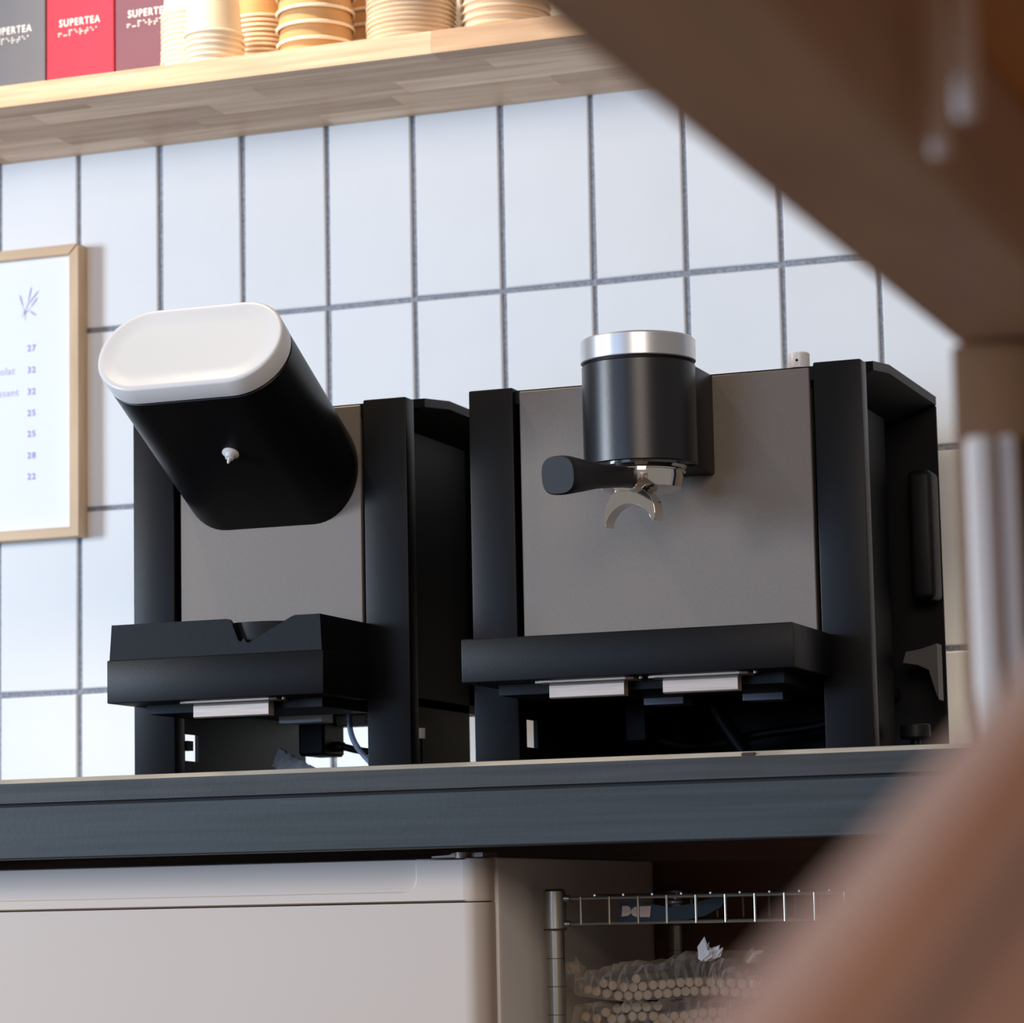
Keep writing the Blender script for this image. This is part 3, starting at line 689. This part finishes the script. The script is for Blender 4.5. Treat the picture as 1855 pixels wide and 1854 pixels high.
def bag(label, pts_top, pts_bot, seed, yf=-0.388, yb=-0.165):
    """film bag: closed sheet wrapped round the straws, front open gather, wrinkled"""
    r = random.Random(seed); bm = bmesh.new()
    top = spline([Vector((p[0], 0, p[1])) for p in pts_top], 6); bot = spline([Vector((p[0], 0, p[1])) for p in pts_bot], 6)
    n = min(len(top), len(bot)); ny = 7; grid = []
    for i in range(n):
        T, B = top[i*(len(top)-1)//(n-1)], bot[i*(len(bot)-1)//(n-1)]
        row = []
        for j in range(ny):                      # over the top, from front to back
            v = j/(ny-1)
            row.append((T.x+r.uniform(-1, 1)*.0014, yf+(yb-yf)*v+r.uniform(-1, 1)*.002, T.z-0.004*(v > .9)+r.uniform(-1, 1)*.0038))
        for j in range(ny):                      # back along the bottom
            v = 1-j/(ny-1)
            row.append((B.x, yf+(yb-yf)*v, B.z+r.uniform(0, .0006)))
        for j in range(1, 4):                    # front sheet
            v = j/4
            row.append((B.x+(T.x-B.x)*v+r.uniform(-1, 1)*.001, yf-0.004+r.uniform(-1, 1)*.002, B.z+(T.z-B.z)*v))
        grid.append([bm.verts.new(p) for p in row])
    m_ = len(grid[0])
    for A, B in zip(grid[:-1], grid[1:]):
        for k in range(m_): bm.faces.new((A[k], A[(k+1) % m_], B[(k+1) % m_], B[k]))
    bmesh.ops.triangulate(bm, faces=bm.faces)
    o = obj('straw_bag', bm, M_film); tag(o, label, 'plastic bag'); return o
b1 = bag('clear crumpled bag of straws lying on top of another bag', [(0.8114, -0.9134), (0.826, -0.9115), (0.8473, -0.9065), (0.8673, -0.9036), (0.895, -0.9003), (0.9225, -0.896), (0.9365, -0.9014), (0.9548, -0.9057), (0.9761, -0.9142), (0.9867, -0.9184)],
    [(0.8109, -0.9312), (0.8254, -0.9334), (0.8465, -0.9362), (0.8664, -0.9367), (0.894, -0.9356), (0.9214, -0.9342), (0.9355, -0.9338), (0.9539, -0.9343), (0.9754, -0.9353), (0.9862, -0.9327)], 4)
b2 = bag('clear crumpled bag of straws underneath the upper straw bag', [(0.8084, -0.9437), (0.8219, -0.9407), (0.8386, -0.9395), (0.8664, -0.9389), (0.8939, -0.9379), (0.9213, -0.9368), (0.9354, -0.9369), (0.9484, -0.9375), (0.9602, -0.9417)],
    [(0.8075, -0.9792), (0.8206, -0.9917), (0.8372, -0.9958), (0.8648, -0.9974), (0.8923, -0.9974), (0.9195, -0.9971), (0.9337, -0.9959), (0.9467, -0.9928), (0.959, -0.9796)], 9)
def gather(parent, cx, cz, seed, n=9, L=0.022, spread=(40, 130)):
    """gathered tuft of film at the mouth of a bag"""
    r = random.Random(seed); bm = bmesh.new()
    for k in range(n):
        a = math.radians(r.uniform(*spread)); l = L*r.uniform(.5, 1); y0 = -0.386+r.uniform(-.006, .006)
        p0 = Vector((cx+r.uniform(-.004, .004), y0, cz)); d = Vector((math.cos(a), r.uniform(-.3, .3), math.sin(a))); s = Vector((-d.z, r.uniform(-1, 1), d.x)).normalized()
        q = [p0-s*.002, p0+s*.002, p0+d*l*.5+s*r.uniform(.003, .007), p0+d*l+s*r.uniform(-.002, .005), p0+d*l*.6-s*r.uniform(.002, .006)]
        vs = [bm.verts.new(v) for v in q]; c = bm.verts.new(sum(q, Vector())/5+Vector((0, r.uniform(-.004, .004), 0)))
        for i in range(5): bm.faces.new((vs[i], vs[(i+1) % 5], c))
    return obj('bag_tail', bm, M_foil if seed == 1 else M_film, parent)
gx, gz = (0.93, -0.9013); gather(b1, gx, gz, 1, n=12, spread=(20, 80))
gx, gz = (0.8103, -0.9113); gather(b1, gx, gz, 2, n=8, L=0.016, spread=(40, 150))
gx, gz = (0.9678, -0.9039); gather(b1, gx, gz, 3, n=6, L=0.02, spread=(0, 50))

# ------------------------------------------------------------------ foreground bar table (camera looks up under it)
TX0, TX1, TY0, TY1, TZ = 1.4850, 1.86, -2.74, -1.845, -0.6530
tb = empty('bar_table', (1.67, -2.15, -1.63), 'tall brown wooden table, blurred in the right foreground, seen from below', 'table')
box('tabletop', TX0-0.002, TX1, TY0, TY1, -0.598, -0.570, M_fgt, tb, bev=0.003)
box('apron', TX0, TX0+0.050, TY0, TY1-0.001, TZ, -0.5985, M_fg, tb, bev=0.002)
box('apron', TX0+0.052, TX1, TY1-0.040, TY1-0.001, -0.668, -0.5985, M_fg, tb, bev=0.002)
box('apron', TX1-0.05, TX1, TY0, TY1-0.045, TZ, -0.5985, M_fg, tb, bev=0.002)
def leg(x, y):
    l = box('leg', x, x+0.042, y, y+0.04, -1.63, TZ-0.001, M_fg0, tb, bev=0.002, seg=2)
    box('leg_highlight', x+0.0055, x+0.0160, y-0.010, y-0.0005, -1.60, -0.6890, M_fg2, l, bev=0.003, seg=3)  # lit highlight of the leg, built as a paler strip
    box('leg_highlight', x+0.0165, x+0.0235, y-0.006, y-0.0005, -1.60, -0.6890, M_fg2, l, bev=0.002, seg=2)
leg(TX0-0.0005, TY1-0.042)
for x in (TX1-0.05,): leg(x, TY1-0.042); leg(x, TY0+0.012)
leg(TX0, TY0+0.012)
for p in (Vector((1.544, -2.174, -0.6571)), Vector((1.563, -2.2308, -0.6625))):
    lathe('hanging_peg', [(0.0022, 0), (0.0030, 0.002), (0.0030, -0.5985-p.z)], (p.x, p.y, p.z), (0, 0, 1), M_fg2, tb, 14)

# ------------------------------------------------------------------ blurred chair in the lower right corner
ch = empty('wooden_chair', (1.70, -2.5, -1.63), 'blurred red-brown wooden chair in the bottom right corner near the camera', 'chair')
p1 = Vector((1.6231, -2.6426, -0.8649)); p2 = Vector((1.6290, -2.5274, -0.8277)); e = (p2-p1).normalized()
side = Vector((0.50, 0.10, -0.85)); side = (side - e*side.dot(e)).normalized(); nrm = side.cross(e).normalized()
bm = bmesh.new()
a0, a1 = p1 - e*0.14, p2 + e*0.22
prof = [(0.0, 0.004), (0.0012, 0.0012), (0.004, 0.0), (0.0085, 0.0), (0.0115, 0.0012), (0.0125, 0.004), (0.0125, 0.008), (0.085, 0.010), (0.085, 0.028), (0.0, 0.028)]
R0 = [bm.verts.new(a0+side*u-nrm*v) for u, v in prof]; R1 = [bm.verts.new(a1+side*u-nrm*v) for u, v in prof]
loft(bm, [R0, R1])
obj('arm_board', bm, M_fg3, ch, True, angle=35)
